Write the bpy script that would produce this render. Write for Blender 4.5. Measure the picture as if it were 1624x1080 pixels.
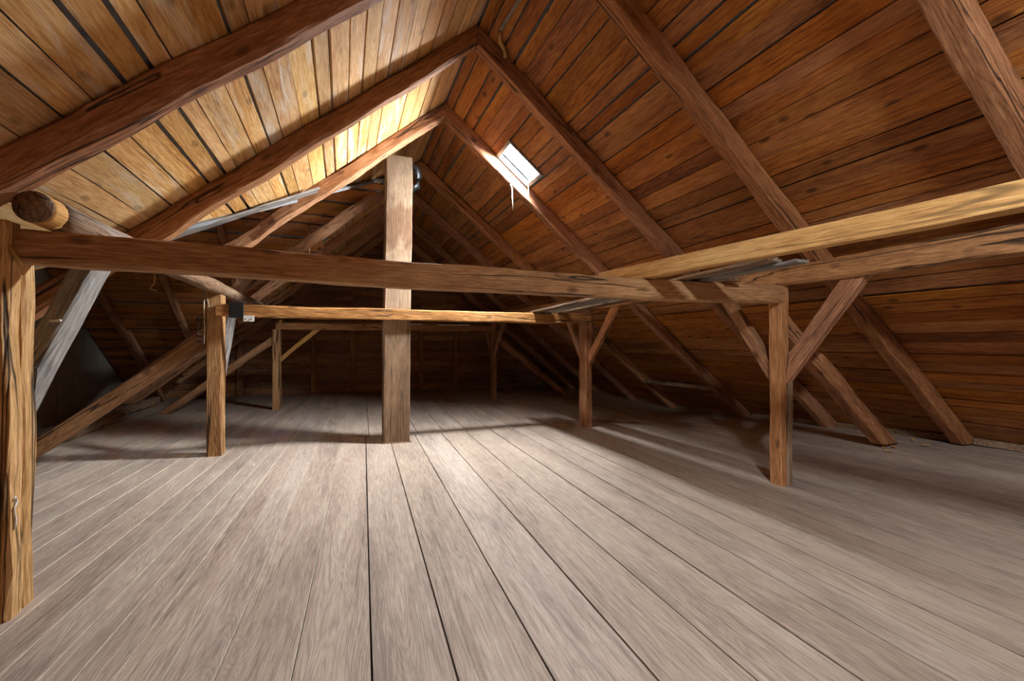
import bpy, math, random
from mathutils import Vector, Matrix, noise

S = bpy.context.scene
for o in list(bpy.data.objects): bpy.data.objects.remove(o)
C = S.collection

# ------------------------------------------------------------------ camera, sky, exposure
F_PX, W_PX, H_PX = 715.0, 1624.0, 1080.0
YAW = math.radians(20.5)                       # the camera looks this far to the right of the ridge
cam_d = bpy.data.cameras.new('camera'); cam = bpy.data.objects.new('camera', cam_d); C.objects.link(cam)
cam.location = (0, 0, 1.4); cam.rotation_euler = (math.radians(90), 0, -YAW)
cam_d.sensor_width = 36.0; cam_d.lens = 36.0*F_PX/W_PX
cam_d.shift_y = 5.0/W_PX
cam_d.clip_start = 0.02
S.camera = cam

SKY_STRENGTH = 750.0
w = bpy.data.worlds.new('sky'); S.world = w; w.use_nodes = True
bg = w.node_tree.nodes['Background']
bg.inputs['Color'].default_value = (0.97, 0.98, 1.0, 1); bg.inputs['Strength'].default_value = SKY_STRENGTH

def portal(name, loc, xdir, ndir, sx, sy):
    """Cycles portal in a window opening: it only guides the sky light, and adds none."""
    l = bpy.data.lights.new(name, 'AREA'); l.shape = 'RECTANGLE'; l.size = sx; l.size_y = sy
    l.cycles.is_portal = True
    z = -Vector(ndir).normalized(); x = Vector(xdir).normalized(); y = z.cross(x)
    o = bpy.data.objects.new(name, l); C.objects.link(o)
    m = Matrix((x, y, z)).transposed().to_4x4(); m.translation = Vector(loc); o.matrix_world = m
    return o

vs = S.view_settings
vs.view_transform = 'Standard'; vs.look = 'None'; vs.gamma = 1.0; vs.use_curve_mapping = False
vs.exposure = 0.17

# ------------------------------------------------------------------ layout of the attic (metres; y runs along the ridge)
SL = 0.82; PITCH = math.atan(SL); CP, SP = math.cos(PITCH), math.sin(PITCH)
RX, RZ = 1.275, 4.65                           # ridge, underside of the boarding
XR, XL = 6.95, -4.40                           # where the boarding meets z = 0
Y0, Y1 = -3.2, 13.9                            # gable walls
WY, WZ, WN, WF = 7.72, 4.13, 0.617, 0.75       # side wing: ridge y and z, near and far slope
WX = -4.62                                     # side wing gable wall
SKY_Y = (5.50, 5.95); SKY_X = (2.05, 2.46)     # roof window in view
SK3_Y = (-1.35, -0.93); SK3_X = (0.30, 0.66)   # roof window in the left slope behind the viewer

def smooth(a, b, x):
    t = max(0, min(1, (x-a)/(b-a))); return t*t*(3-2*t)
def fz(x, y):
    """the old floor climbs a little towards the right eave"""
    return 0.30*smooth(4.3, 6.4, x)*max(0, min(1, (7.6-y)/4.6))

# ------------------------------------------------------------------ materials
def rgb(h):
    h = h.lstrip('#'); c = [int(h[i:i+2], 16)/255 for i in (0, 2, 4)]
    return tuple((v/12.92 if v <= .04045 else ((v+.055)/1.055)**2.4) for v in c) + (1,)

def wood(name, cols, grain=9.0, ring=0.35, knots=0.5, cracks=0.6, stain=None, stain_amt=0.0, val=0.25, hue=0.004, rough=0.75, bump=0.35, curl=0.0, sat=1.0, bands=None):
    m = bpy.data.materials.new(name); m.use_nodes = True
    nt = m.node_tree; N = nt.nodes; Lk = nt.links
    bs = N['Principled BSDF']; bs.inputs['Roughness'].default_value = rough
    bs.inputs['Specular IOR Level'].default_value = 0.3
    def n(t, **k):
        a = N.new(t)
        for kk, v in k.items():
            if kk in a.inputs: a.inputs[kk].default_value = v
            else: setattr(a, kk, v)
        return a
    def math_(op, a, b=None, c=None):
        q = n('ShaderNodeMath', operation=op)
        for i, v in enumerate((a, b, c)):
            if v is None: continue
            if isinstance(v, (int, float)): q.inputs[i].default_value = v
            else: Lk.new(v, q.inputs[i])
        return q.outputs[0]
    def mix(a, b, f, mode='MIX'):
        q = n('ShaderNodeMix', data_type='RGBA', blend_type=mode)
        for s, v in ((0, f), (6, a), (7, b)):
            if isinstance(v, (int, float)): q.inputs[s].default_value = v
            elif isinstance(v, tuple): q.inputs[s].default_value = v
            else: Lk.new(v, q.inputs[s])
        return q.outputs[2]
    tc = n('ShaderNodeTexCoord'); oi = n('ShaderNodeObjectInfo')
    rnd = oi.outputs['Random']
    off = n('ShaderNodeCombineXYZ')
    Lk.new(math_('MULTIPLY', rnd, 37.0), off.inputs[0]); Lk.new(math_('MULTIPLY', rnd, 91.0), off.inputs[1]); Lk.new(math_('MULTIPLY', rnd, 53.0), off.inputs[2])
    add = n('ShaderNodeVectorMath', operation='ADD'); Lk.new(tc.outputs['Object'], add.inputs[0]); Lk.new(off.outputs[0], add.inputs[1])
    base = add.outputs[0]
    def scaled(sx, sy, sz):
        q = n('ShaderNodeVectorMath', operation='MULTIPLY'); Lk.new(base, q.inputs[0]); q.inputs[1].default_value = (sx, sy, sz); return q.outputs[0]
    def nz(vec, scale, detail=4, rough_=0.55, dist=0.0):
        q = n('ShaderNodeTexNoise'); q.inputs['Scale'].default_value = scale; q.inputs['Detail'].default_value = detail
        q.inputs['Roughness'].default_value = rough_; q.inputs['Distortion'].default_value = dist
        Lk.new(vec, q.inputs['Vector']); return q.outputs[0]
    def ramp(f, stops):
        q = n('ShaderNodeValToRGB'); Lk.new(f, q.inputs[0]); e = q.color_ramp.elements
        while len(e) < len(stops): e.new(0.5)
        for i, (p, c) in enumerate(stops):
            e[i].position = p; e[i].color = c if isinstance(c, tuple) else (c, c, c, 1)
        return q.outputs[0]
    fine = nz(scaled(0.9, 11, 11), grain*0.75, 6, 0.7, 0.3)
    broad = nz(scaled(0.35, 2.2, 2.2), 1.7, 3, 0.5, 0.6)
    # growth rings: bands of a slowly varying field, drawn out along the length
    field = nz(scaled(0.28, 3.2, 3.2), 1.6, 1 if curl == 0 else 2, 0.45, curl)
    ringv = math_('ABSOLUTE', math_('SUBTRACT', math_('FRACT', math_('MULTIPLY', field, 26.0)), 0.5))
    ringm = ramp(ringv, [(0.0, 0.0), (0.13, 0.55), (0.5, 1.0)])
    t = math_('ADD', math_('MULTIPLY', fine, 0.62), math_('MULTIPLY', broad, 0.38))
    col = ramp(t, [(0.38, rgb(cols[0])), (0.51, rgb(cols[1])), (0.63, rgb(cols[2]))])
    dark = rgb(cols[0])
    col = mix(mix(col, dark, 0.75), col, math_('ADD', math_('MULTIPLY', ringm, ring), 1.0-ring))
    # knots
    vo = n('ShaderNodeTexVoronoi'); vo.inputs['Scale'].default_value = 1.0; Lk.new(scaled(2.6, 5.6, 5.6), vo.inputs['Vector'])
    kn = ramp(vo.outputs['Distance'], [(0.05, 1.0), (0.11, 0.75), (0.17, 0.0)])
    col = mix(col, tuple(v*0.28 for v in dark[:3]) + (1,), math_('MULTIPLY', kn, knots))
    # drying cracks, long and thin
    cf = nz(scaled(0.22, 7.0, 7.0), 1.5, 2, 0.4, 0.25)
    cr = ramp(math_('ABSOLUTE', math_('SUBTRACT', cf, 0.5)), [(0.0, 1.0), (0.009, 0.7), (0.017, 0.0)])
    cr = math_('MULTIPLY', cr, ramp(nz(scaled(0.5, 1.5, 1.5), 1.1, 1), [(0.44, 0.0), (0.52, 1.0)]))
    col = mix(col, (0.012, 0.008, 0.005, 1), math_('MULTIPLY', cr, cracks))
    if stain:
        st = ramp(nz(scaled(0.55, 4.2, 4.2), 2.4, 5, 0.65, 0.5), [(0.50, 0.0), (0.64, 1.0)])
        st = math_('MULTIPLY', st, ramp(nz(scaled(0.4, 0.4, 0.4), 1.3, 2), [(0.42, 0.0), (0.60, 1.0)]))
        col = mix(col, rgb(stain), math_('MULTIPLY', st, stain_amt))
    if bands:
        sx_ = n('ShaderNodeSeparateXYZ'); Lk.new(tc.outputs['Object'], sx_.inputs[0])
        bl = nz(scaled(2.2, 3.0, 3.0), 1.6, 4, 0.6, 0.4)
        pos = math_('DIVIDE', math_('ADD', sx_.outputs[0], math_('MULTIPLY', math_('SUBTRACT', bl, 0.5), 0.9)), 4.2)
        col = mix(col, ramp(pos, [(p, rgb(c)) for p, c in bands]), 0.85, 'MULTIPLY')
    hs = n('ShaderNodeHueSaturation')
    Lk.new(math_('ADD', 0.5-hue, math_('MULTIPLY', math_('FRACT', math_('MULTIPLY', rnd, 7.31)), 2*hue)), hs.inputs['Hue'])
    Lk.new(math_('ADD', sat-0.06, math_('MULTIPLY', math_('FRACT', math_('MULTIPLY', rnd, 13.7)), 0.12)), hs.inputs['Saturation'])
    Lk.new(math_('ADD', 1.0-val, math_('MULTIPLY', math_('FRACT', math_('MULTIPLY', rnd, 3.17)), 2*val)), hs.inputs['Value'])
    Lk.new(col, hs.inputs['Color']); Lk.new(hs.outputs[0], bs.inputs['Base Color'])
    hgt = math_('ADD', math_('MULTIPLY', fine, 0.5), math_('MULTIPLY', ringm, 0.35))
    hgt = math_('SUBTRACT', hgt, math_('MULTIPLY', cr, 1.5*cracks))
    bp = n('ShaderNodeBump'); bp.inputs['Strength'].default_value = bump; bp.inputs['Distance'].default_value = 0.006
    Lk.new(hgt, bp.inputs['Height']); Lk.new(bp.outputs[0], bs.inputs['Normal'])
    return m

def plain(name, c, rough=0.6, metal=0.0, noise_amt=0.25, scale=14.0):
    m = bpy.data.materials.new(name); m.use_nodes = True
    nt = m.node_tree; bs = nt.nodes['Principled BSDF']
    bs.inputs['Roughness'].default_value = rough; bs.inputs['Metallic'].default_value = metal
    tc = nt.nodes.new('ShaderNodeTexCoord'); nz = nt.nodes.new('ShaderNodeTexNoise'); nz.inputs['Scale'].default_value = scale; nz.inputs['Detail'].default_value = 5
    rp = nt.nodes.new('ShaderNodeValToRGB'); b = rgb(c)
    rp.color_ramp.elements[0].position = 0.3; rp.color_ramp.elements[0].color = tuple(v*(1-noise_amt) for v in b[:3]) + (1,)
    rp.color_ramp.elements[1].position = 0.7; rp.color_ramp.elements[1].color = tuple(min(1, v*(1+noise_amt)) for v in b[:3]) + (1,)
    nt.links.new(tc.outputs['Object'], nz.inputs['Vector']); nt.links.new(nz.outputs[0], rp.inputs[0]); nt.links.new(rp.outputs[0], bs.inputs['Base Color'])
    return m

M = {}
M['floor'] = wood('floor_boards_wood', ['#857366', '#a69383', '#b8a796'], grain=7, ring=0.5, knots=0.15, cracks=0.25, val=0.055, hue=0.003, rough=0.62, bump=0.6, curl=1.2, sat=0.92)
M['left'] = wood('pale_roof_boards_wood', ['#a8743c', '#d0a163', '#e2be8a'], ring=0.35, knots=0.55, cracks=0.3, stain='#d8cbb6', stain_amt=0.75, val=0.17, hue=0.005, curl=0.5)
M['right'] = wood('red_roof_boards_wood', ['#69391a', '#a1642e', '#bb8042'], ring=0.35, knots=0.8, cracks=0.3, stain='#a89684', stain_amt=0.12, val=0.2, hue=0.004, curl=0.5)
M['wing'] = M['right']                          # the wing is boarded in the same wood
M['back'] = wood('gable_boards_wood', ['#664126', '#a06f47', '#c09468'], ring=0.3, knots=0.5, cracks=0.4, stain='#9a8a78', stain_amt=0.3, val=0.28)
M['beam'] = wood('hewn_beam_wood', ['#70492a', '#a67547', '#c79a69'], ring=0.45, knots=0.6, cracks=0.95, val=0.12, bump=0.6)
M['rafter'] = wood('rafter_wood', ['#70431f', '#a76c3b', '#c78e5a'], ring=0.45, knots=0.6, cracks=0.9, val=0.1, bump=0.6, sat=0.9)
M['post'] = wood('post_wood', ['#7c532f', '#b18452', '#cfa672'], ring=0.45, knots=0.6, cracks=1.0, val=0.1, bump=0.7)
M['pale'] = wood('pale_split_post_wood', ['#96703f', '#d0a772', '#e8cb9e'], ring=0.5, knots=0.6, cracks=1.0, val=0.03, bump=0.7)
M['grey'] = wood('weathered_grey_wood', ['#5c534b', '#8b8178', '#a9a096'], ring=0.4, knots=0.4, cracks=0.8, val=0.12, hue=0.01, sat=0.7)
M['old'] = wood('old_brown_grey_wood', ['#54402f', '#86694f', '#a58a6d'], ring=0.45, knots=0.4, cracks=0.9, stain='#b5a896', stain_amt=0.55, val=0.08)
M['shaft'] = wood('shaft_boards_wood', ['#7a6654', '#a08a74', '#bba68f'], ring=0.5, knots=0.2, cracks=0.8, val=0.02, bands=[(0.0, '#c8b096'), (0.33, '#c4ab90'), (0.38, '#e8dfd2'), (0.62, '#e8dccb'), (0.68, '#9a7248'), (0.78, '#96704a'), (0.82, '#d6cdc0'), (1.0, '#d2c8ba')])
M['fresh'] = wood('fresh_sawn_wood', ['#9a6a34', '#c8954f', '#dcb272'], ring=0.4, knots=0.5, cracks=0.6, val=0.06)
M['under'] = plain('grey_roof_underlay', '#6f7274', 0.8)
M['dark'] = plain('dark_subfloor', '#1c1713', 0.9)
M['plaster'] = plain('grey_gable_panel', '#8a857a', 0.85, 0, 0.18, 5)
M['white'] = plain('white_paint', '#d9d6cf', 0.5, 0, 0.08)
M['black'] = plain('black_sheet_metal', '#1d1e20', 0.45, 0.2)
M['steel'] = plain('grey_steel', '#8d8f90', 0.4, 0.8)
M['frame'] = plain('grey_window_frame', '#7d8388', 0.5, 0.3)
M['rope'] = plain('pale_rope', '#b7a98f', 0.9)
M['straw'] = plain('dry_straw', '#a8854a', 0.9)
M['dust'] = plain('pale_joint_dust', '#cbbda9', 0.95)
M['sheet'] = plain('pale_plastic_sheet', '#c9c8c4', 0.35)
mg = bpy.data.materials.new('window_glass'); mg.use_nodes = True
_t = mg.node_tree; _t.nodes.remove(_t.nodes['Principled BSDF'])
_a = _t.nodes.new('ShaderNodeBsdfTransparent'); _a.inputs[0].default_value = (.94, .96, .97, 1)
_g = _t.nodes.new('ShaderNodeBsdfGlossy'); _g.inputs['Roughness'].default_value = 0.05
_m = _t.nodes.new('ShaderNodeMixShader'); _m.inputs[0].default_value = 0.05
_t.links.new(_a.outputs[0], _m.inputs[1]); _t.links.new(_g.outputs[0], _m.inputs[2]); _t.links.new(_m.outputs[0], _t.nodes['Material Output'].inputs[0])
M['glass'] = mg

# ------------------------------------------------------------------ mesh helpers
def frame(x, up):
    x = Vector(x).normalized(); up = Vector(up); y = up.cross(x).normalized(); z = x.cross(y)
    return Matrix((x, y, z)).transposed().to_4x4()

def link(name, verts, faces, mat, mtx=None, parent=None, smooth_=False):
    me = bpy.data.meshes.new(name); me.from_pydata([tuple(v) for v in verts], [], faces); me.update()
    if smooth_:
        for p in me.polygons: p.use_smooth = True
    me.materials.append(M[mat])
    o = bpy.data.objects.new(name, me); C.objects.link(o)
    if parent is not None: o.parent = parent
    if mtx is not None: o.matrix_basis = mtx
    return o

def tag(o, label, cat, group=None):
    o['label'] = label; o['category'] = cat
    if group: o['group'] = group
    return o
def struct(o):
    o['kind'] = 'structure'; return o
def empty(name, loc):
    o = bpy.data.objects.new(name, None); C.objects.link(o); o.location = loc; o.empty_display_size = 0.1
    return o

RND = random.Random(7)
def plank(name, origin, xdir, up, L, W, T, mat, parent=None, wob=0.004, seg=6, W1=None, zfun=None, y0a=0.0, y0b=0.0, sk0=0.0, sk1=0.0):
    """board: local x along its length, y across, z through its thickness; slightly wavy sawn edges"""
    mt = frame(xdir, up); mt.translation = Vector(origin)
    W1 = W if W1 is None else W1
    vs_, fs = [], []
    for i in range(seg+1):
        t = i/seg; ww = W+(W1-W)*t; ya = y0a+(y0b-y0a)*t
        a = ya+RND.uniform(-wob, wob); b = ww+RND.uniform(-wob, wob); dz = RND.uniform(-wob, wob)*0.5
        for (yy, zz) in ((a, 0), (b, 0), (b, T), (a, T)):
            z2 = zz+dz
            if zfun: z2 += zfun(mt @ Vector((t*L, yy, 0)))
            vs_.append((t*L+(sk0*(1-t)+sk1*t)*(yy/max(W, 1e-4)), yy, z2))
    for i in range(seg):
        for k in range(4):
            k2 = (k+1) % 4
            fs.append((4*i+k, 4*i+4+k, 4*i+4+k2, 4*i+k2))
    fs.append((0, 1, 2, 3)); q = 4*seg; fs.append((q+3, q+2, q+1, q))
    fs = [tuple(reversed(f)) for f in fs]
    return link(name, vs_, fs, mat, mt, parent)

def beam(name, p0, p1, w_, d_, mat='beam', up=(0, 0, 1), rough=0.006, cham=0.012, bow=0.0, taper=1.0, cut0=None, cut1=None, parent=None, seed=None, step=0.11, round_=False, nr=12, lat=None, cap=None):
    """hewn timber from p0 to p1: chamfered, uneven section; cut0/cut1 = (point, normal) planes that trim the ends"""
    p0, p1 = Vector(p0), Vector(p1); ax = p1-p0; L = ax.length
    up = Vector(up) if abs(ax.normalized().dot(Vector(up).normalized())) < 0.99 else Vector((0, 1, 0))
    mt = frame(ax, up); mt.translation = p0; inv = mt.inverted(); R3 = inv.to_3x3()
    seed = RND.uniform(0, 500) if seed is None else seed
    n = max(4, int(L/step)); vs_, fs = [], []
    for i in range(n+1):
        t = i/n; x = t*L
        nx = lambda k: noise.noise(Vector((x*1.7, k*7.3, seed)))
        ny = lambda k: noise.noise(Vector((x*6.0, k*3.1, seed+9)))
        sc = 1+(taper-1)*t
        hw, hd = w_/2*sc+0.5*rough*nx(1), d_/2*sc+0.5*rough*nx(2)
        oy, oz = rough*1.2*nx(3), rough*1.2*nx(4)+bow*math.sin(math.pi*t)
        if lat: oy += lat(x)
        if round_:
            ring = [(hw*math.cos(2*math.pi*k/nr), hd*math.sin(2*math.pi*k/nr)) for k in range(nr)]
        else:
            ring = []
            for q, (sy, sz) in enumerate(((-1, -1), (1, -1), (1, 1), (-1, 1))):
                c = max(0.002, cham*(1+1.3*nx(10+q))); c2 = max(0.002, cham*(1+1.3*nx(15+q)))
                pa = (sy*hw, sz*(hd-c)); pb = (sy*(hw-c2), sz*hd)
                ring += [pa, pb] if sy*sz > 0 else [pb, pa]
                # a point halfway along each face, so faces are not dead flat
                if q == 0: ring.append((0, -hd))
                elif q == 1: ring.append((hw, 0))
                elif q == 2: ring.append((0, hd))
                else: ring.append((-hw, 0))
        for k, (yy, zz) in enumerate(ring):
            j = rough*0.45
            v = Vector((x, yy+oy+j*ny(k), zz+oz+j*ny(k+40)))
            cc = cut0 if i == 0 else (cut1 if i == n else None)
            for cq, dosign in ((cut0, 1), (cut1, -1)):
                if cq is None: continue
                pt = inv @ Vector(cq[0]); nn = R3 @ Vector(cq[1])
                if abs(nn.x) < 1e-4: continue
                xi = pt.x-(nn.y*(v.y-pt.y)+nn.z*(v.z-pt.z))/nn.x
                edge = (i == 0) if dosign == 1 else (i == n)
                if edge: v.x = xi
                elif dosign == 1 and v.x < xi: v.x = xi
                elif dosign == -1 and v.x > xi: v.x = xi
            if cap:                                     # upper arris planed to the roof pitch
                wv = mt @ v
                if wv.z > cap(wv): wv.z = cap(wv); v = inv @ wv
            vs_.append(v)
    m = len(ring)
    for i in range(n):
        for k in range(m):
            k2 = (k+1) % m; fs.append((m*i+k, m*i+k2, m*i+m+k2, m*i+m+k))
    fs.append(tuple(range(m))[::-1]); fs.append(tuple(range(m*n, m*n+m)))
    return link(name, vs_, [f for f in fs], mat, mt, parent, smooth_=round_)

def box(name, lo, hi, mat, parent=None, bev=0.004, loc=None):
    """box with a small chamfer around its vertical faces' edges"""
    lo, hi = Vector(lo), Vector(hi); c = (lo+hi)/2; h = (hi-lo)/2
    b = min(bev, min(h)*0.4); vs_, fs = [], []
    for sx in (-1, 1):
        for sy in (-1, 1):
            for sz in (-1, 1):
                vs_ += [(sx*(h.x-b), sy*(h.y-b), sz*h.z), (sx*(h.x-b), sy*h.y, sz*(h.z-b)), (sx*h.x, sy*(h.y-b), sz*(h.z-b))]
    import bmesh
    bm = bmesh.new()
    for v in vs_: bm.verts.new(v)
    bmesh.ops.convex_hull(bm, input=bm.verts)
    me = bpy.data.meshes.new(name); bm.to_mesh(me); bm.free(); me.materials.append(M[mat])
    o = bpy.data.objects.new(name, me); C.objects.link(o)
    if parent is not None: o.parent = parent
    o.location = c-(Vector(loc) if loc else Vector((0, 0, 0)))
    return o

def slab(name, pts, nrm, T, mat, parent=None):
    """flat polygon extruded by T along nrm"""
    n = Vector(nrm).normalized()*T; k = len(pts); P = [Vector(p) for p in pts]
    vs_ = P+[p+n for p in P]
    fs = [tuple(range(k)), tuple(range(2*k-1, k-1, -1))]+[(i, i+k, (i+1) % k+k, (i+1) % k) for i in range(k)]
    return vs_, fs
def slabs(name, polys, nrm, T, mat, parent=None):
    V, Fc = [], []
    for pts in polys:
        v, f = slab(name, pts, nrm, T, mat); b = len(V); V += v; Fc += [tuple(i+b for i in q) for q in f]
    return link(name, V, Fc, mat, None, parent)

def tube(name, pts, r, mat, parent=None, n=6):
    P = [Vector(p) for p in pts]; o0 = P[0].copy(); P = [p-o0 for p in P]; vs_, fs = [], []
    for i, p in enumerate(P):
        a = (P[min(i+1, len(P)-1)]-P[max(i-1, 0)]).normalized()
        u = Vector((0, 0, 1)) if abs(a.z) < 0.9 else Vector((1, 0, 0))
        s1 = a.cross(u).normalized(); s2 = a.cross(s1)
        for k in range(n):
            q = 2*math.pi*k/n; vs_.append(p+s1*r*math.cos(q)+s2*r*math.sin(q))
    for i in range(len(P)-1):
        for k in range(n):
            k2 = (k+1) % n; fs.append((n*i+k, n*i+k2, n*i+n+k2, n*i+n+k))
    fs.append(tuple(range(n))[::-1]); fs.append(tuple(range(n*(len(P)-1), n*len(P))))
    mt = Matrix.Translation(o0)
    return link(name, vs_, fs, mat, mt, parent, smooth_=True)

def ZR(x): return SL*(XR-x)
def ZL(x): return SL*(x-XL)
NR = Vector((SP, 0, CP)); NL = Vector((-SP, 0, CP))      # outward normals

# ------------------------------------------------------------------ floor
BA = math.radians(2.23); FD = Vector((math.sin(BA), math.cos(BA), 0)); FS = Vector((math.cos(BA), -math.sin(BA), 0))
floor = struct(slabs('floor', [[(-4.7, Y0-.1, -.10), (7.3, Y0-.1, -.10), (7.3, Y1+.1, -.10), (-4.7, Y1+.1, -.10)]], (0, 0, 1), 0.05, 'dark'))
near = [-5.2, -4.95, -4.72, -4.48, -4.22, -3.98, -3.75, -3.5, -3.27, -3.02, -2.8, -2.57, -2.35, -2.11, -1.88, -1.66, -1.46, -1.29, -1.15, -0.99, -0.80, -0.595, -0.29, 0.03, 0.37, 0.75, 1.16, 1.55, 1.965, 2.33, 2.57, 2.80, 3.12, 3.43, 3.72, 4.05, 4.38, 4.68, 5.0, 5.33, 5.62, 5.95, 6.27, 6.6, 6.92, 7.2]
mid = [-5.2, -4.92, -4.65, -4.4, -4.1, -3.83, -3.6, -3.3, -3.05, -2.75, -2.5, -2.2, -1.95, -1.65, -1.33, -0.99, -0.61, -0.28, 0.08, 0.44, 0.81, 1.22, 1.60, 1.99, 2.38, 2.75, 3.1, 3.5, 3.85, 4.2, 4.6, 4.95, 5.3, 5.7, 6.05, 6.4, 6.75, 7.1]
far = [-5.2, -4.85, -4.5, -4.15, -3.8, -3.45, -3.1, -2.75, -2.4, -2.05, -1.7, -1.35, -0.98, -0.63, -0.27, 0.06, 0.42, 0.80, 1.2, 1.58, 1.97, 2.35, 2.72, 3.1, 3.45, 3.8, 4.2, 4.55, 4.9, 5.3, 5.65, 6.0, 6.4, 6.75]
def floor_z(p): return fz(p.x, p.y)
DV, DF = [], []
for edges, t0, t1 in ((near, Y0, 7.09), (mid, 7.09, 10.70), (far, 10.70, 14.0)):
    for a, b in zip(edges[:-1], edges[1:]):
        g = 0.008 if a < 0.02 else 0.010
        o = FS*b+FD*(t0+0.004)
        if -4.3 < a < -.2 and t0 < 10:                  # pale dust packed into the left joints
            n0 = len(DV)
            for (ss, tt) in ((a+.0005, t0+.01), (a+.0035, t0+.01), (a+.0035, t1-.01), (a+.0005, t1-.01)):
                q = FS*ss+FD*tt
                DV += [(q.x, q.y, -.02), (q.x, q.y, .0005)]
            DF += [(n0+1, n0+3, n0+5, n0+7), (n0, n0+6, n0+4, n0+2), (n0, n0+2, n0+3, n0+1), (n0+2, n0+4, n0+5, n0+3), (n0+4, n0+6, n0+7, n0+5), (n0+6, n0, n0+1, n0+7)]
        # local y points to -s, so the board starts at its right edge
        plank('floor_plank', (o.x, o.y, -0.035+RND.uniform(-.0012, .0012)), FD, (0, 0, 1), t1-t0-0.008, b-a-g, 0.035, 'floor', floor, wob=0.0012, seg=9, zfun=floor_z)

dj = link('joint_dust', DV, DF, 'dust', None, floor); dj['kind'] = 'stuff'

# ------------------------------------------------------------------ roof: underlay shells with boards
sx0, sx1 = SKY_X; sy0, sy1 = SKY_Y
T_B = 0.024; GAPN = 0.034
def PR(x, y, e=GAPN): return Vector((x, y, ZR(x)))+NR*e
def PL_(x, y, e=GAPN): return Vector((x, y, ZL(x)))+NL*e
Y0b, Y1b = Y0-.12, Y1+.12
HOLES = [(sy0, sy1, sx0, sx1)]
polys, yc = [], Y0b
for a, b, c, d in HOLES:
    polys += [[PR(RX-.03, yc), PR(RX-.03, a), PR(7.35, a), PR(7.35, yc)],
              [PR(RX-.03, a), PR(RX-.03, b), PR(c, b), PR(c, a)],
              [PR(d, a), PR(d, b), PR(7.35, b), PR(7.35, a)]]
    yc = b
polys.append([PR(RX-.03, yc), PR(RX-.03, Y1b), PR(7.35, Y1b), PR(7.35, yc)])
roofR = struct(slabs('ceiling_right', polys, NR, 0.03, 'under'))
def yn(z): return WY-(WZ-z)/WN
def yf(z): return WY+(WZ-z)/WF
def xl(z): return z/SL+XL
zb = -0.25
roofL = struct(slabs('ceiling_left', [
    [PL_(xl(zb), Y0b), PL_(RX+.03, Y0b), PL_(RX+.03, SK3_Y[0]), PL_(xl(zb), SK3_Y[0])],
    [PL_(SK3_X[1], SK3_Y[0]), PL_(RX+.03, SK3_Y[0]), PL_(RX+.03, SK3_Y[1]), PL_(SK3_X[1], SK3_Y[1])],
    [PL_(xl(zb), SK3_Y[0]), PL_(SK3_X[0], SK3_Y[0]), PL_(SK3_X[0], SK3_Y[1]), PL_(xl(zb), SK3_Y[1])],
    [PL_(xl(zb), SK3_Y[1]), PL_(RX+.03, SK3_Y[1]), PL_(RX+.03, WY), PL_(xl(WZ), WY), PL_(xl(zb), yn(zb))],
    [PL_(xl(WZ), WY), PL_(RX+.03, WY), PL_(RX+.03, Y1b), PL_(xl(-.9), Y1b), PL_(xl(-.3), yf(-.3))]], NL, 0.03, 'under'))

RAF = [-1.75, -0.15, 1.40, 2.93, 4.47, 6.05, 8.05, 9.50, 11.2, 12.7]
def split(y0, y1, row, prob=0.33):
    """where boards of one row butt: on rafters only"""
    cuts = [y for y in RAF if y0+0.3 < y < y1-0.3 and RND.random() < prob]
    pts = [y0]+cuts+[y1]
    return list(zip(pts[:-1], pts[1:]))
def widths(total):
    out = []; s = 0
    while s < total:
        wd = RND.choice((0.12, 0.135, 0.145, 0.15, 0.165, 0.18, 0.195)); out.append((s, min(wd, total-s))); s += wd
    return out
SLOPE_R = (7.30-RX)/CP; SLOPE_L = (RX-xl(-0.15))/CP
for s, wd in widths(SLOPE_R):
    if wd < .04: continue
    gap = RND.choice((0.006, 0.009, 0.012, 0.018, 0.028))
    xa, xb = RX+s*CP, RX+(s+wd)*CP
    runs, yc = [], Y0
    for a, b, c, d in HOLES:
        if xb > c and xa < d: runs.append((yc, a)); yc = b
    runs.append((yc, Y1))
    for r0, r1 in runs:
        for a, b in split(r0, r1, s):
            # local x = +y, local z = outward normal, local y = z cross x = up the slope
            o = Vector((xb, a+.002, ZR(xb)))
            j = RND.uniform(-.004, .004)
            plank('roof_board', o, (0, 1, 0), NR, b-a-.004, wd-gap+j, T_B, 'right', roofR, wob=0.0035, seg=6, W1=wd-gap-j)
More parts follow.
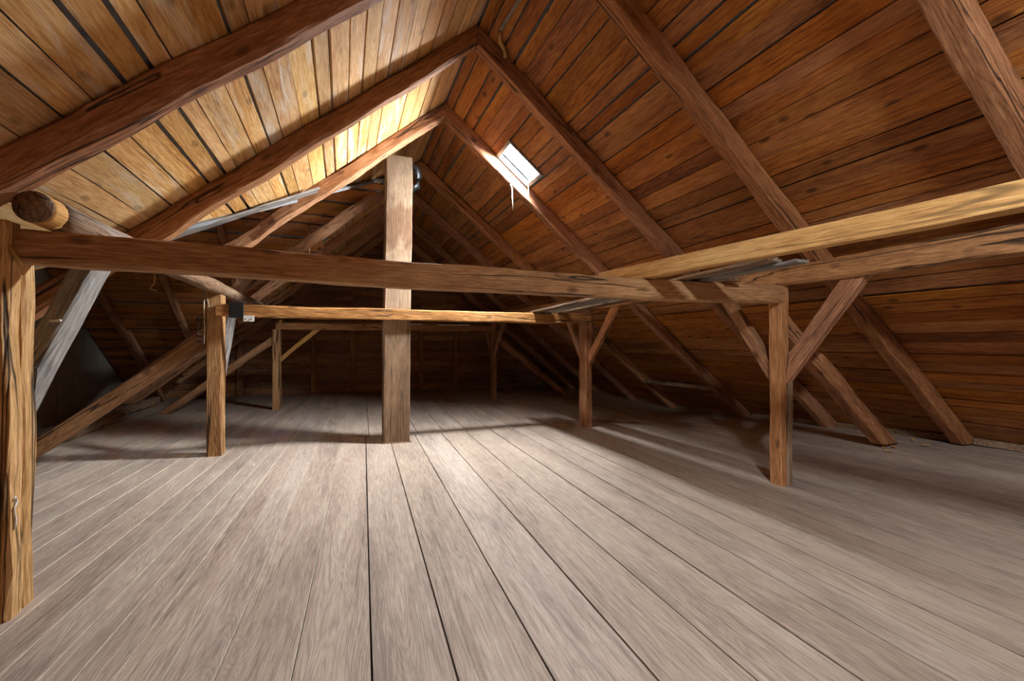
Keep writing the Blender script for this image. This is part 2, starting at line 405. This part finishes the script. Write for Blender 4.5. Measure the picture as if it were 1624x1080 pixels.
for s, wd in widths(SLOPE_L):
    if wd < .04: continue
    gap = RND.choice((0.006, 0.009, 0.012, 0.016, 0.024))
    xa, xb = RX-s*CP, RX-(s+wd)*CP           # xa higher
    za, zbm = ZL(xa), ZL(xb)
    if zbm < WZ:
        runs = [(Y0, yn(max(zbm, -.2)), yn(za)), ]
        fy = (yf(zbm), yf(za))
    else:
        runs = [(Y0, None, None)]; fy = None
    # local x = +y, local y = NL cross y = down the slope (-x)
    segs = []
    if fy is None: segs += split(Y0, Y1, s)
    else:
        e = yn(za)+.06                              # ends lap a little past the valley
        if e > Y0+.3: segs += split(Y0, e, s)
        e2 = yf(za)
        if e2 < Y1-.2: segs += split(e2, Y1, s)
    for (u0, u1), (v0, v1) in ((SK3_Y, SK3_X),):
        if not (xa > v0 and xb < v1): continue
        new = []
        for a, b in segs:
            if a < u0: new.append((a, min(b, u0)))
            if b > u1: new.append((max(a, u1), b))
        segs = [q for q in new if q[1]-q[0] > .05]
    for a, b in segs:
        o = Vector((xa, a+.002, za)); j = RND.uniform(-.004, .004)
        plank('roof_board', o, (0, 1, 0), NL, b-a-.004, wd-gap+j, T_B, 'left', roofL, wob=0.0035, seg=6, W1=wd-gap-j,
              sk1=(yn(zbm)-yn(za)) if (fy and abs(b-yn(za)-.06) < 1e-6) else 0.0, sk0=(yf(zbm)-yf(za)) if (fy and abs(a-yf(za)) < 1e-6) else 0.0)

# ------------------------------------------------------------------ side wing roof (behind the left opening)
TN, TF = math.atan(WN), math.atan(WF)
nF = Vector((0, math.sin(TF), math.cos(TF))); nN = Vector((0, -math.sin(TN), math.cos(TN)))
def xv(z): return xl(z)+0.02
wf = struct(slabs('ceiling_wing_far', [[Vector((WX-.12, WY, WZ))+nF*.034, Vector((xv(WZ)+.15, WY, WZ))+nF*.034, Vector((xv(-.1), yf(-.1), -.1))+nF*.034, Vector((WX-.12, yf(-.1), -.1))+nF*.034]], nF, .03, 'under'))
wn = struct(slabs('ceiling_wing_near', [[Vector((WX-.12, WY, WZ))+nN*.034, Vector((xv(WZ)+.15, WY, WZ))+nN*.034, Vector((xv(-.1), yn(-.1), -.1))+nN*.034, Vector((WX-.12, yn(-.1), -.1))+nN*.034]], nN, .03, 'under'))
for s, wd in widths(WZ/math.sin(TF)):
    if wd < .05: continue
    y = WY+(s+wd)*math.cos(TF); z = WZ-(s+wd)*math.sin(TF)
    Lb = xv(z+.05)-WX
    if Lb < .15: continue
    # local x = +x, up = nF -> local y = nF cross x = up the slope?
    cuts = [WX, WX+Lb*RND.uniform(.3, .7), WX+Lb] if Lb > 2.5 else [WX, WX+Lb]
    for a, b in zip(cuts[:-1], cuts[1:]):
        plank('wing_board', (a, y, z), (1, 0, 0), nF, b-a-.003, wd-RND.choice((.006, .012, .02)), T_B, 'wing', wf, seg=4)
for s, wd in widths(WZ/math.sin(TN)):
    if wd < .05: continue
    y = WY-s*math.cos(TN); z = WZ-s*math.sin(TN)
    Lb = xv(z)-WX
    if Lb < .2: continue
    plank('wing_board', (WX, y, z), (1, 0, 0), nN, Lb, wd-.01, T_B, 'wing', wn, seg=4)
# gable panel of the wing, in vertical boards
gw = struct(slabs('wall_wing', [[(WX-.035, yn(-.15), -.1), (WX-.035, WY, WZ+.08), (WX-.035, yf(-.15), -.1)]], (-1, 0, 0), .06, 'under'))
yy = yn(0)+.05; 
while yy < yf(0)-.1:
    wd = RND.choice((.38, .45, .52)); y2 = min(yy+wd, yf(0)-.05)
    def top(y): return (WZ-WN*(WY-y)) if y < WY else (WZ-WF*(y-WY))
    za, zc = top(yy)-.03, top(y2-.006)-.03
    if min(za, zc) > 0.02:
        pts = [(WX-.03, yy, 0), (WX-.03, y2-.006, 0), (WX-.03, y2-.006, zc)]
        if yy < WY < y2: pts.append((WX-.03, WY, WZ-.03))
        pts.append((WX-.03, yy, za))
        slabs('gable_panel', [pts], (1, 0, 0), .025, 'plaster', gw)
    yy = y2

# ------------------------------------------------------------------ far gable wall with studs
wall_back = struct(slabs('wall_back', [[(xl(-.2)-.1, Y1+.03, -.12), (7.3, Y1+.03, -.12), (RX, Y1+.03, RZ+.14)]], (0, 1, 0), .05, 'under'))
z = 0.0
while z < RZ-.15:
    wd = RND.choice((.13, .15, .165, .18, .2)); z2 = z+wd
    x0, x1 = xl(z+wd*.5)-.02, XR-(z+wd*.5)/SL+.02
    cuts = [x0]
    for sx in (-2.6, -0.79, 0.26, 1.25, 2.225, 3.30, 4.6):
        if x0+.5 < sx < x1-.5 and RND.random() < .3: cuts.append(sx)
    cuts.append(x1)
    for a, b in zip(cuts[:-1], cuts[1:]):
        if b-a < .1: continue
        # thickness along -y: local x = +x, up = -y, local y = up cross x = +z
        plank('gable_board', (a, Y1+.03, z), (1, 0, 0), (0, -1, 0), b-a-.004, wd-RND.choice((.004, .008, .014)), .024, 'back', wall_back, wob=.006, seg=5)
    z = z2

# gable wall behind the camera
wall_front = struct(slabs('wall_front', [[(xl(-.2)-.1, Y0-.06, -.12), (7.3, Y0-.06, -.12), (RX, Y0-.06, RZ+.14)]], (0, 1, 0), .06, 'back'))

# ------------------------------------------------------------------ roof window
win = struct(empty('window_1', (0, 0, 0)))
def fr(xa, xb, ya, yb, e0, e1, name, mat, win=win):
    P = [PR(xa, ya, e0), PR(xb, ya, e0), PR(xb, yb, e0), PR(xa, yb, e0)]
    return slabs(name, [P], NR, e1-e0, mat, win)
fr(sx0-.035, sx0, sy0-.03, sy1+.03, -.03, .10, 'window_frame', 'frame')
fr(sx1, sx1+.035, sy0-.03, sy1+.03, -.03, .10, 'window_frame', 'frame')
fr(sx0, sx1, sy0-.03, sy0, -.03, .10, 'window_frame', 'frame')
fr(sx0, sx1, sy1, sy1+.03, -.03, .10, 'window_frame', 'frame')
fr(sx0, sx1, sy0, sy1, .085, .09, 'window_pane', 'glass')
def left_window(name, ys, xs):
    wn_ = struct(empty(name, (0, 0, 0))); (u0, u1), (v0, v1) = ys, xs
    def frl(xa, xb, ya, yb, e0, e1, nm, mat):
        slabs(nm, [[PL_(xa, ya, e0), PL_(xb, ya, e0), PL_(xb, yb, e0), PL_(xa, yb, e0)]], NL, e1-e0, mat, wn_)
    frl(v0-.035, v0, u0-.03, u1+.03, -.03, .10, 'window_frame', 'frame'); frl(v1, v1+.035, u0-.03, u1+.03, -.03, .10, 'window_frame', 'frame')
    frl(v0, v1, u0-.03, u0, -.03, .10, 'window_frame', 'frame'); frl(v0, v1, u1, u1+.03, -.03, .10, 'window_frame', 'frame')
    frl(v0, v1, u0, u1, .085, .09, 'window_pane', 'glass')
    portal('roof_window_left_offscreen', PL_((v0+v1)/2, (u0+u1)/2, .11), (0, 1, 0), -NL, u1-u0, (v1-v0)/CP)
left_window('window_2', SK3_Y, SK3_X)
tube('opening_rod', [PR(sx1-.02, sy1-.08, .0), PR(sx1+.10, sy1+.03, -.10), PR(sx1+.14, sy1+.10, -.13)], .006, 'white', win)
cxs, cys = (sx0+sx1)/2, (sy0+sy1)/2
portal('roof_window_daylight', PR(cxs, cys, .11), (0, 1, 0), -NR, sy1-sy0, (sx1-sx0)/CP)

# ------------------------------------------------------------------ rafters
RD, RW = 0.165, 0.135
def rafter_r(y, label, zend=None, group=None, mat='rafter'):
    off = NR*(-RD/2-.002); a = Vector((XR, y, 0))+off; b = Vector((RX, y, RZ))+off
    d = (a-b).normalized(); a = a+d*.35; b = b-d*.3
    xe = XR-.35; zf = fz(xe-.3, y)
    o = beam('rafter', a, b, RW, RD, mat, NR, rough=.012, cham=.014, cut0=((0, 0, zf+.002), (0, 0, 1)), cut1=((RX+.001, 0, 0), (1, 0, 0)))
    return tag(o, label, 'rafter', group)
def rafter_l(y, label, group=None, zlow=None, mat='rafter', yy1=None):
    off = NL*(-RD/2-.002); a = Vector((XL, y, 0))+off; b = Vector((RX, y, RZ))+off
    d = (a-b).normalized(); a = a+d*.35; b = b-d*.3
    o = beam('rafter', a, b, RW, RD, mat, NL, rough=.018, cham=.02, step=.085, cut0=((0, 0, .002 if zlow is None else zlow), (0, 0, 1)), cut1=((RX-.001, 0, 0), (1, 0, 0)))
    return tag(o, label, 'rafter', group)
rr = ['reddish rafter under the right slope, crossing in front of the long pale loose beam',
      'broad brown rafter on the right slope crossing above the jutting ends of loose planks',
      'brown rafter on the right slope joined at the ridge beside the stuffed scrap',
      'rafter on the right slope touching the roof window frame, a cord hanging from it',
      'rafter on the right slope next after the one with the hanging cord',
      'rafter on the right slope that meets the ridge beside the black bent pipe',
      'brightly lit rafter on the right slope, second last before the board gable wall',
      'last rafter of the right slope, close to the board gable wall']
rl = ['', 'thick chipped rafter on the pale left slope with a sunlit lower edge',
      'brown rafter on the left slope meeting the rafter beside the roof window at the ridge',
      'rafter on the left slope with the grey valley plank resting on its upper face',
      'rafter on the left slope crossing the side wing opening before the central shaft',
      'rafter on the left slope, first one behind the central shaft',
      'rafter on the left slope, second one behind the central shaft',
      'last rafter of the left slope, close to the board gable wall']
for i, y in enumerate(RAF[2:]):
    rafter_r(y, rr[i])
    if i > 0: rafter_l(y, rl[i], zlow={3: 2.165, 4: 2.165, 5: .195, 6: .195, 7: .47}.get(i))
rafter_l(RAF[2], 'rafter of the left slope between the front gable and the chipped thick rafter')
for y in RAF[:2]:
    rafter_r(y, 'rafter of the right slope near the front gable wall', group='rafters near the front gable')
    rafter_l(y, 'rafter of the left slope near the front gable wall', group='left rafters near the front gable')

# wing rafters
for x, yt, lab in ((-4.05, 7.9, 'thin dark rafter under the side wing roof beside the grey gable panel'), (-3.0, 7.9, 'thin dark rafter under the side wing roof above the leaning strut'), (-1.9, 7.9, 'short reddish rafter high in the dark side wing')):
    off = nF*(-.06); a = Vector((x, yf(0), 0))+off; b = Vector((x, WY, WZ))+off; d = (a-b).normalized()
    zl = 0.002 if x < -3.9 else ZL(x)+.05
    beam_o = beam('wing_rafter', a+d*.2, b, .10, .115, 'rafter', nF, rough=.008, cut0=((0, 0, zl), (0, 0, 1)), cut1=((0, WY+.002, 0), (0, 1, 0)))
    tag(beam_o, lab, 'rafter')
o = beam('wing_strut', (-3.952, 10.9, 1.62), (-3.952, 12.3, .55), .09, .09, 'rafter', (0, 0, 1), rough=.006); tag(o, 'short dark timber nailed beside the wing rafter near the grey gable panel', 'timber')
# valley plank
va = Vector((-1.50, 4.86, ZL(-1.50)-.045)); vb = Vector((-.264, 5.905, 3.27)); vd = vb-va
o = plank('valley_plank', va, vd, NL, vd.length, .085, .022, 'grey', seg=8); tag(o, 'weathered grey plank running diagonally along the valley above the left opening', 'plank')

# ------------------------------------------------------------------ posts
def post(name, x0, x1, y0, y1, z1, mat='post', label='', extra=None, rough=.008, cham=.012, z0=0.0):
    cx, cy = (x0+x1)/2, (y0+y1)/2
    o = beam(name, (cx, cy, z0), (cx, cy, z1), x1-x0, y1-y0, mat, (0, 1, 0), rough=rough, cham=cham)
    return tag(o, label, 'post')
L1 = empty('post', (-1.69, 3.12, 0)); tag(L1, 'thick pale split post at the left end of the front tie beam', 'post')
def sub(o, root):
    o.parent = root; o.matrix_basis = Matrix.Translation(-Vector(root.location)) @ o.matrix_basis; return o
sub(beam('post_body', (-1.69, 3.062, 0), (-1.69, 3.062, 2.02), .22, .125, 'pale', (0, 1, 0), rough=.016, cham=.016), L1)
sub(beam('batten', (-1.685, 3.187, 0), (-1.685, 3.187, 1.83), .20, .11, 'pale', (0, 1, 0), rough=.012, cham=.012), L1)
sub(tube('paint_mark', [(-1.569, 3.030, .60), (-1.569, 3.045, .615), (-1.569, 3.056, .595), (-1.569, 3.045, .57), (-1.569, 3.032, .565), (-1.569, 3.040, .53), (-1.569, 3.046, .50), (-1.569, 3.038, .455)], .005, 'white'), L1)
L2 = post('post', -1.585, -1.425, 6.53, 6.76, 2.012, 'post', 'square post carrying the bark covered purlin end, cord hung on its side')
L3 = post('post', -1.41, -1.25, 10.68, 10.86, 1.705, 'post', 'slim post under the left end of the rearmost tie beam')
R2 = post('post', 3.76, 3.885, 6.57, 6.80, 1.97, 'rafter', 'split reddish post with two braces under the right end of the middle tie beam')
R3 = post('post', 3.46, 3.59, 10.70, 10.86, 1.97, 'rafter', 'slim post with two braces under the right end of the rearmost tie beam')
# front right post: shaft, cheek and tongue
r1 = empty('post', (4.10, 3.28, 0)); tag(r1, 'reddish split post with a stepped cheek under the right end of the front tie beam', 'post')
def sub(o, root):
    o.parent = root; o.matrix_basis = Matrix.Translation(-Vector(root.location)) @ o.matrix_basis; return o
sub(beam('shaft', (4.060, 3.28, 0), (4.053, 3.28, 1.80), .080, .135, 'rafter', (0, 1, 0), rough=.007, cham=.008), r1)
sub(beam('cheek', (4.143, 3.277, 0), (4.143, 3.277, 1.09), .070, .13, 'old', (0, 1, 0), rough=.007, cham=.008), r1)
sub(beam('tongue', (4.100, 3.250, 1.06), (4.094, 3.250, 2.02), .05, .07, 'rafter', (0, 1, 0), rough=.005, cham=.006), r1)
# posts behind the camera
post('post', -1.75, -1.57, -.40, -.22, 2.0, label='left post of the frame nearest the front gable wall')
post('post', 4.02, 4.18, -.40, -.22, 1.97, label='right post of the frame nearest the front gable wall')

# central shaft: boarded chimney with plaster at the head
ch = empty('chimney_shaft', (.70, 6.68, 0)); tag(ch, 'square wooden shaft standing free in the middle, rising to the ridge', 'shaft')
sub(beam('shaft_body', (.70, 6.68, 0), (.745, 6.68, 4.05), .36, .33, 'shaft', (0, 1, 0), rough=.007, cham=.008), ch)
sub(box('foot_plate', (.51, 6.50, 0), (.91, 6.86, .012), 'old', None, .003), ch)

# ------------------------------------------------------------------ tie beams
def tie(p0, p1, w_, d_, label, mat='beam', bow=0.0, rough=.010):
    return tag(beam('tie_beam', p0, p1, w_, d_, mat, (0, 0, 1), rough=rough, cham=.014, bow=bow), label, 'beam')
tie((-1.585, 3.135, 1.91), (4.062, 3.285, 1.885), .15, .175, 'long heavy tie beam spanning the front posts', bow=-.03)
tie((-1.46, 6.472, 1.815), (3.80, 6.512, 1.815), .12, .155, 'tie beam crossing in front of the central shaft', bow=-.015)
tie((-1.34, 10.74, 1.77), (3.465, 10.76, 1.775), .13, .14, 'rearmost tie beam in front of the gable wall studs')
tie((-1.57, -.31, 1.90), (4.03, -.31, 1.90), .15, .17, 'tie beam of the frame nearest the front gable wall')

# ------------------------------------------------------------------ purlins
def under_r(p): return SL*(XR-p.x)-(RD+.002)/CP+.012
def under_l(p): return SL*(p.x-XL)-(RD+.002)/CP+.012
o = beam('purlin', (4.10, -2.9, 2.07), (4.10, 13.78, 2.06), .15, .19, 'beam', (0, 0, 1), rough=.012, cham=.016, lat=lambda x: .080*max(0.0, x-2.9-3.25), cap=under_r); tag(o, 'long squared purlin under the right slope resting on the right posts', 'purlin')
lg = empty('log_purlin', (-1.5, 2.98, 2.11)); tag(lg, 'round log purlin on the left, its sawn end above the thick pale post', 'purlin')
sub(beam('peeled_end', (-1.465, 2.98, 2.090), (-1.465, 3.12, 2.090), .166, .162, 'fresh', (0, 0, 1), rough=.004, round_=True, nr=18), lg)
sub(beam('log', (-1.465, 3.11, 2.090), (-1.465, 9.55, 2.090), .17, .165, 'old', (0, 0, 1), rough=.012, round_=True, nr=18), lg)
sub(beam('sawn_end', (-1.465, 2.972, 2.090), (-1.465, 2.982, 2.090), .164, .16, 'old', (0, 0, 1), rough=0.0, round_=True, nr=18), lg)
o = beam('purlin', (-1.46, 9.6, 2.06), (-1.34, 13.78, 2.0), .15, .16, 'beam', (0, 0, 1), rough=.01, cap=under_l); tag(o, 'squared left purlin continuing from the log end towards the gable', 'purlin')

# ------------------------------------------------------------------ braces and struts
def brace(p0, p1, w_, d_, label, mat='rafter', up=(1, 0, 0), bow=0.0, cut0=None, cut1=None):
    p0, p1 = Vector(p0), Vector(p1)
    return tag(beam('brace', p0, p1, w_, d_, mat, up, rough=.009, cham=.010, bow=bow, cut0=cut0, cut1=cut1), label, 'brace')
ztop = 1.98
brace((4.13, 3.36, .96), (4.10, 2.43, 2.15), .16, .085, 'stout brace rising from the stepped cheek of the reddish post to the purlin', cut0=((0, 3.205, 1.1), (0, 1, .12)), cut1=((0, 0, ztop), (0, 0, 1)))
brace((4.11, 3.28, .97), (4.06, 4.10, 2.15), .13, .085, 'narrower brace from the uncut side of the stepped post up to the purlin', cut0=((0, 3.35, 0), (0, 1, 0)), cut1=((0, 0, ztop), (0, 0, 1)))
brace((3.84, 6.68, 1.0), (3.90, 5.75, 2.15), .13, .075, 'brace under the purlin from the split reddish post, leaning to the stepped post', cut0=((0, 6.565, 0), (0, 1, 0)), cut1=((0, 0, ztop), (0, 0, 1)))
brace((3.82, 6.74, 1.1), (3.79, 7.45, 2.1), .11, .075, 'brace from the split reddish post leaning to the rear right post', cut0=((0, 6.805, 0), (0, 1, 0)), cut1=((0, 0, ztop), (0, 0, 1)))
brace((3.53, 10.74, 1.1), (3.58, 10.0, 2.1), .11, .07, 'brace of the rear right post leaning to the split reddish post', bow=.0, cut0=((0, 10.695, 0), (0, 1, 0)), cut1=((0, 0, ztop), (0, 0, 1)))
brace((3.52, 10.82, 1.1), (3.47, 11.5, 2.1), .11, .07, 'brace of the rear right post leaning to the board gable', cut0=((0, 10.865, 0), (0, 1, 0)), cut1=((0, 0, ztop), (0, 0, 1)))
b1 = empty('brace', (-1.60, 3.3, 1.0)); tag(b1, 'weathered grey brace with a nail, between the thick pale post and the log purlin', 'brace')
sub(beam('brace_body', (-1.66, 3.18, 1.02), (-1.52, 3.98, 2.2), .17, .11, 'grey', (1, 0, 0), rough=.010, cham=.010, cut0=((0, 3.245, 0), (0, 1, 0)), cut1=((0, 0, 2.02), (0, 0, 1))), b1)
sub(tube('nail', [(-1.60, 3.40, 1.53), (-1.545, 3.375, 1.535), (-1.54, 3.373, 1.535)], .008, 'white'), b1)
brace((-1.52, 6.70, .62), (-1.50, 7.75, 2.15), .14, .08, 'dark grey brace of the cord post beside the black sheet metal', 'grey', cut0=((0, 6.765, 0), (0, 1, 0)), cut1=((0, 0, 2.012), (0, 0, 1)))
brace((-1.33, 10.8, 1.0), (-1.33, 11.45, 2.1), .10, .06, 'thin pale brace behind the slim rear left post', 'fresh', cut0=((0, 10.865, 0), (0, 1, 0)), cut1=((0, 0, 1.93), (0, 0, 1)))
brace((-1.26, 10.75, 1.05), (-.45, 10.75, 1.8), .09, .07, 'short brace from the slim rear left post up to the rearmost tie beam', 'fresh', up=(0, 1, 0), cut1=((0, 0, 1.70), (0, 0, 1)))

def strut(p0, p1, w_, d_, label, mat='rafter', **k):
    return tag(beam('strut', p0, p1, w_, d_, mat, (0, 0, 1), rough=.012, cham=.014, **k), label, 'strut')
strut((4.06, 3.365, 1.72), (6.35, 3.365, -.16), .15, .165, 'heavy leaning strut from the stepped post down to the right eave', cut0=((4.18, 0, 0), (1, 0, 0)), cut1=((0, 0, fz(6.05, 3.4)+.003), (0, 0, 1)))
strut((-1.40, 6.65, 1.62), (-4.0, 6.65, -.38), .14, .17, 'heavy leaning strut from the cord post down towards the grey gable panel', 'beam', cut0=((-1.59, 0, 0), (1, 0, 0)), cut1=((0, 0, .003), (0, 0, 1)))
strut((-1.25, 10.77, 1.6), (-4.0, 10.77, -.5), .12, .14, 'leaning strut from the slim rear left post down to the left eave', 'beam', cut0=((-1.42, 0, 0), (1, 0, 0)), cut1=((0, 0, .003), (0, 0, 1)))
strut((3.4, 10.77, 1.7), (6.3, 10.77, -.55), .12, .14, 'leaning strut from the rear right post down to the right eave', cut0=((3.60, 0, 0), (1, 0, 0)), cut1=((0, 0, .003), (0, 0, 1)))
# noggin between two right rafters
o = beam('noggin', (6.02, 6.13, .62), (6.0, 7.97, .60), .10, .07, 'old', (0, 0, 1), rough=.006); tag(o, 'short level timber nailed between two right slope rafters near the floor', 'timber')

# ------------------------------------------------------------------ studs of the far gable
for i, (x, lab) in enumerate(((-2.6, 'stud of the gable wall beside the left slope'), (-.79, 'stud of the gable wall nearest the slim rear left post'), (.26, 'stud of the gable wall between the slim post and the central shaft'), (2.225, 'stud of the gable wall next to the central shaft, under the white board'), (3.30, 'stud of the gable wall beside the rear right post'))):
    zt = min(ZL(x), ZR(x), 3.2)-.12
    o = beam('stud', (x, Y1-.033, 0), (x, Y1-.033, min(zt, 1.95)), .14, .075, 'beam', (0, 1, 0), rough=.006); tag(o, lab, 'stud')
o = beam('gable_rail', (-1.75, Y1-.04, 2.0), (3.15, Y1-.04, 2.0), .09, .10, 'beam', (0, 0, 1), rough=.006); tag(o, 'level rail across the gable wall on top of the studs', 'beam')
o = beam('gable_stud', (RX-.1, Y1-.05, 2.06), (RX-.1, Y1-.05, 4.3), .12, .08, 'beam', (0, 1, 0), rough=.006); tag(o, 'tall stud in the middle of the upper gable wall', 'stud')

# ------------------------------------------------------------------ wall plates and lumber on the floor edges
o = beam('eave_plate', (-3.74, 8.15, .07), (-3.80, 10.2, .07), .14, .135, 'old', (0, 0, 1), rough=.012); tag(o, 'short weathered beam lying on the floor by the grey gable panel', 'beam')
o = beam('eave_plate', (-3.95, 8.9, .128), (-3.95, 12.35, .124), .13, .15, 'old', (0, 0, 1), rough=.012); tag(o, 'long raised wall plate beam along the left eave', 'beam')
for y, lab in ((9.2, 'stub block under the long wall plate, beside the short weathered beam end'), (10.6, 'stub block under the middle of the long left wall plate'), (12.1, 'stub block under the long left wall plate, close to the far wing eave')):
    o = beam('plate_block', (-3.95, y, .0), (-3.95, y, .054), .14, .2, 'old', (0, 1, 0), rough=.004); tag(o, lab, 'block')
# right eave board follows the floor
def eave_board(y0, y1, lab):
    root = empty('eave_board', (6.5, y0, 0)); tag(root, lab, 'board')
    stops = [y0]+[q for y in RAF if y0 < y < y1 for q in (y-RW/2-.012, y+RW/2+.012)]+[y1]
    for ya, yb in zip(stops[0::2], stops[1::2]):
        n = 5; V = []; Fc = []
        for i in range(n+1):
            y = ya+(yb-ya)*i/n
            z = fz(6.5, y); x = XR-(z+.085)/SL-.03
            for dx, dz in ((0, 0), (.025, 0), (.025, .07), (0, .07)): V.append((x+dx-6.5, y-y0, z+dz))
        for i in range(n):
            for k in range(4): Fc.append((4*i+k, 4*i+(k+1) % 4, 4*i+4+(k+1) % 4, 4*i+4+k))
        Fc += [(3, 2, 1, 0), (4*n, 4*n+1, 4*n+2, 4*n+3)]
        link('board_length', V, Fc, 'old', None, root)
    return root
eave_board(-2.0, 6.9, 'low grey board edging the floor along the near right eave')
eave_board(6.92, 13.6, 'low grey board edging the floor along the far right eave')

# ------------------------------------------------------------------ loose lumber on the tie beams
o = beam('loose_beam', (2.33, 3.75, 2.012), (2.98, -.55, 2.048), .10, .125, 'fresh', (0, 0, 1), rough=.006, cham=.006); tag(o, 'long pale loose beam lying across the tops of the tie beams', 'beam')
for (a, b, w_, t_, m_, lab) in (
    ((3.06, 2.28, 1.990), (3.02, 6.75, 1.891), .13, .022, 'grey', 'grey loose plank beside the long pale beam, its end jutting over the front tie beam'),
    ((2.80, 2.30, 1.990), (2.82, 6.80, 1.890), .11, .022, 'old', 'brown loose plank next to the long pale beam on the front tie beam'),
    ((2.93, 2.42, 2.008), (2.93, 6.70, 1.913), .21, .02, 'grey', 'thin grey plank on top of the two loose planks'),
    ((3.30, 3.10, 1.980), (3.25, 7.10, 1.889), .16, .03, 'old', 'wide brown plank lying between front and middle tie beams next to the purlin')):
    o = beam('loose_plank', a, b, w_, t_, m_, (0, 0, 1), rough=.003, cham=.002); tag(o, lab, 'plank')
o = beam('plastic_sheet', (3.32, 4.9, 1.960), (3.29, 6.6, 1.921), .12, .012, 'sheet', (0, 0, 1), rough=.006, cham=.002); tag(o, 'pale sheet lying by the purlin near the middle tie beam', 'sheet')
for x0, x1, lab in ((.95, 1.75, 'white board lying on the rearmost tie beam beside the central shaft'), (2.1, 2.9, 'white board lying on the rearmost tie beam beside the rear right post')):
    o = beam('white_board', (x0, 10.74, 1.850), (x1, 10.74, 1.853), .10, .022, 'white', (0, 0, 1), rough=.002, cham=.002); tag(o, lab, 'board')

# ------------------------------------------------------------------ small things
bk = empty('joint_bracket', (-1.24, 6.47, 1.8)); tag(bk, 'black sheet metal wrapped around the tie beam end beside the cord post', 'bracket')
for lo, hi in (((-1.32, 6.400, 1.722), (-1.16, 6.410, 1.908)), ((-1.32, 6.400, 1.722), (-1.16, 6.54, 1.732)), ((-1.32, 6.400, 1.898), (-1.16, 6.54, 1.908))):
    sub(box('black_sheet', lo, hi, 'black', None, .003), bk)
sub(box('white_plate', (-1.165, 6.402, 1.675), (-1.045, 6.412, 1.748), 'white', None, .002), bk)
for dx in (.03, .09): sub(tube('screw', [(-1.165+dx, 6.394, 1.71), (-1.165+dx, 6.408, 1.71)], .006, 'steel'), bk)
cd = empty('hanging_cord', (-1.60, 6.50, 2.0)); tag(cd, 'cord with small hooks hanging down the side of the post below the bark purlin', 'cord')
sub(tube('cord', [(-1.60, 6.50, 2.10), (-1.60, 6.495, 1.8), (-1.595, 6.50, 1.55), (-1.60, 6.495, 1.40)], .007, 'rope'), cd)
sub(tube('cord', [(-1.595, 6.50, 2.10), (-1.57, 6.505, 1.95), (-1.535, 6.51, 1.80)], .006, 'rope'), cd)
sub(tube('wire', [(-1.66, 6.49, 1.75), (-1.655, 6.49, 1.55), (-1.66, 6.495, 1.46)], .005, 'steel'), cd)
for z in (1.44, 1.50, 1.70): sub(tube('hook', [(-1.68, 6.49, z), (-1.64, 6.49, z-.02), (-1.60, 6.49, z)], .010, 'black'), cd)
def cord(pts, r, lab, mat='rope'): return tag(tube('cord', pts, r, mat), lab, 'cord')
def on_r(x, y, e): return Vector((x, y, ZR(x)))+NR*e
cord([on_r(2.33, 6.0, -RD-.005), on_r(2.33, 6.0, -RD-.005)+Vector((0, -.05, -.06)), on_r(2.33, 6.0, -RD)+Vector((.0, -.06, -.22)), on_r(2.33, 6.0, -RD)+Vector((.01, -.05, -.38))], .008, 'short cord dangling from the rafter behind the roof window')
cord([(-.55, 8.6, 3.45), (-.55, 8.6, 3.2), (-.56, 8.6, 2.95)], .010, 'thin rope hanging in the side wing opening beside the rafter')
# pale lath and cable at the ridge
o = beam('lath', on_r(1.50, 3.3, -.012), on_r(1.46, 4.20, -.012), .03, .018, 'grey', NR, rough=.002, cham=.002); tag(o, 'thin pale lath nailed along the ridge on the right slope', 'lath')
nm = tube('rag', [on_r(1.46, 4.22, -.02), on_r(1.50, 4.28, -.05), on_r(1.56, 4.34, -.03), on_r(1.60, 4.38, -.05)], .022, 'straw'); tag(nm, 'bundled scrap stuffed beside the rafter at the ridge', 'scrap')
sp_ = tube('pipe_bend', [(.88, 6.62, 3.96), (.99, 6.62, 3.94), (1.03, 6.62, 3.82), (1.01, 6.62, 3.68), (.90, 6.62, 3.60)], .05, 'black', n=10); tag(sp_, 'black bent pipe at the head of the central shaft', 'pipe')
cord([(-1.585, 3.02, 1.9), (-1.56, 3.03, 1.84), (-1.55, 3.06, 1.80)], .010, 'tuft of straw twine on the thick pale post below the tie beam', 'straw')
cord([(-1.0, 3.10, 1.80), (-1.0, 3.09, 1.74), (-1.02, 3.09, 1.71), (-.99, 3.09, 1.70)], .004, 'short twine hanging under the front tie beam', 'straw')
for (x, y, a) in ((5.72, 3.30, .3), (5.80, 3.22, 1.1), (5.66, 3.18, 2.0), (6.18, 3.25, .7), (6.05, 3.05, 2.6)):
    zf = max(fz(x+dx, y+dy) for dx in (-.03, .03) for dy in (-.03, .03))
    o = plank('wood_chip', (x, y, zf+.002), (math.cos(a), math.sin(a), .06), (0, 0, 1), .07, .022, .008, 'fresh', seg=3, wob=.003); tag(o, 'small splintered wood chip on the floor at the foot of the heavy right strut', 'wood chip', 'wood chips by the right strut')
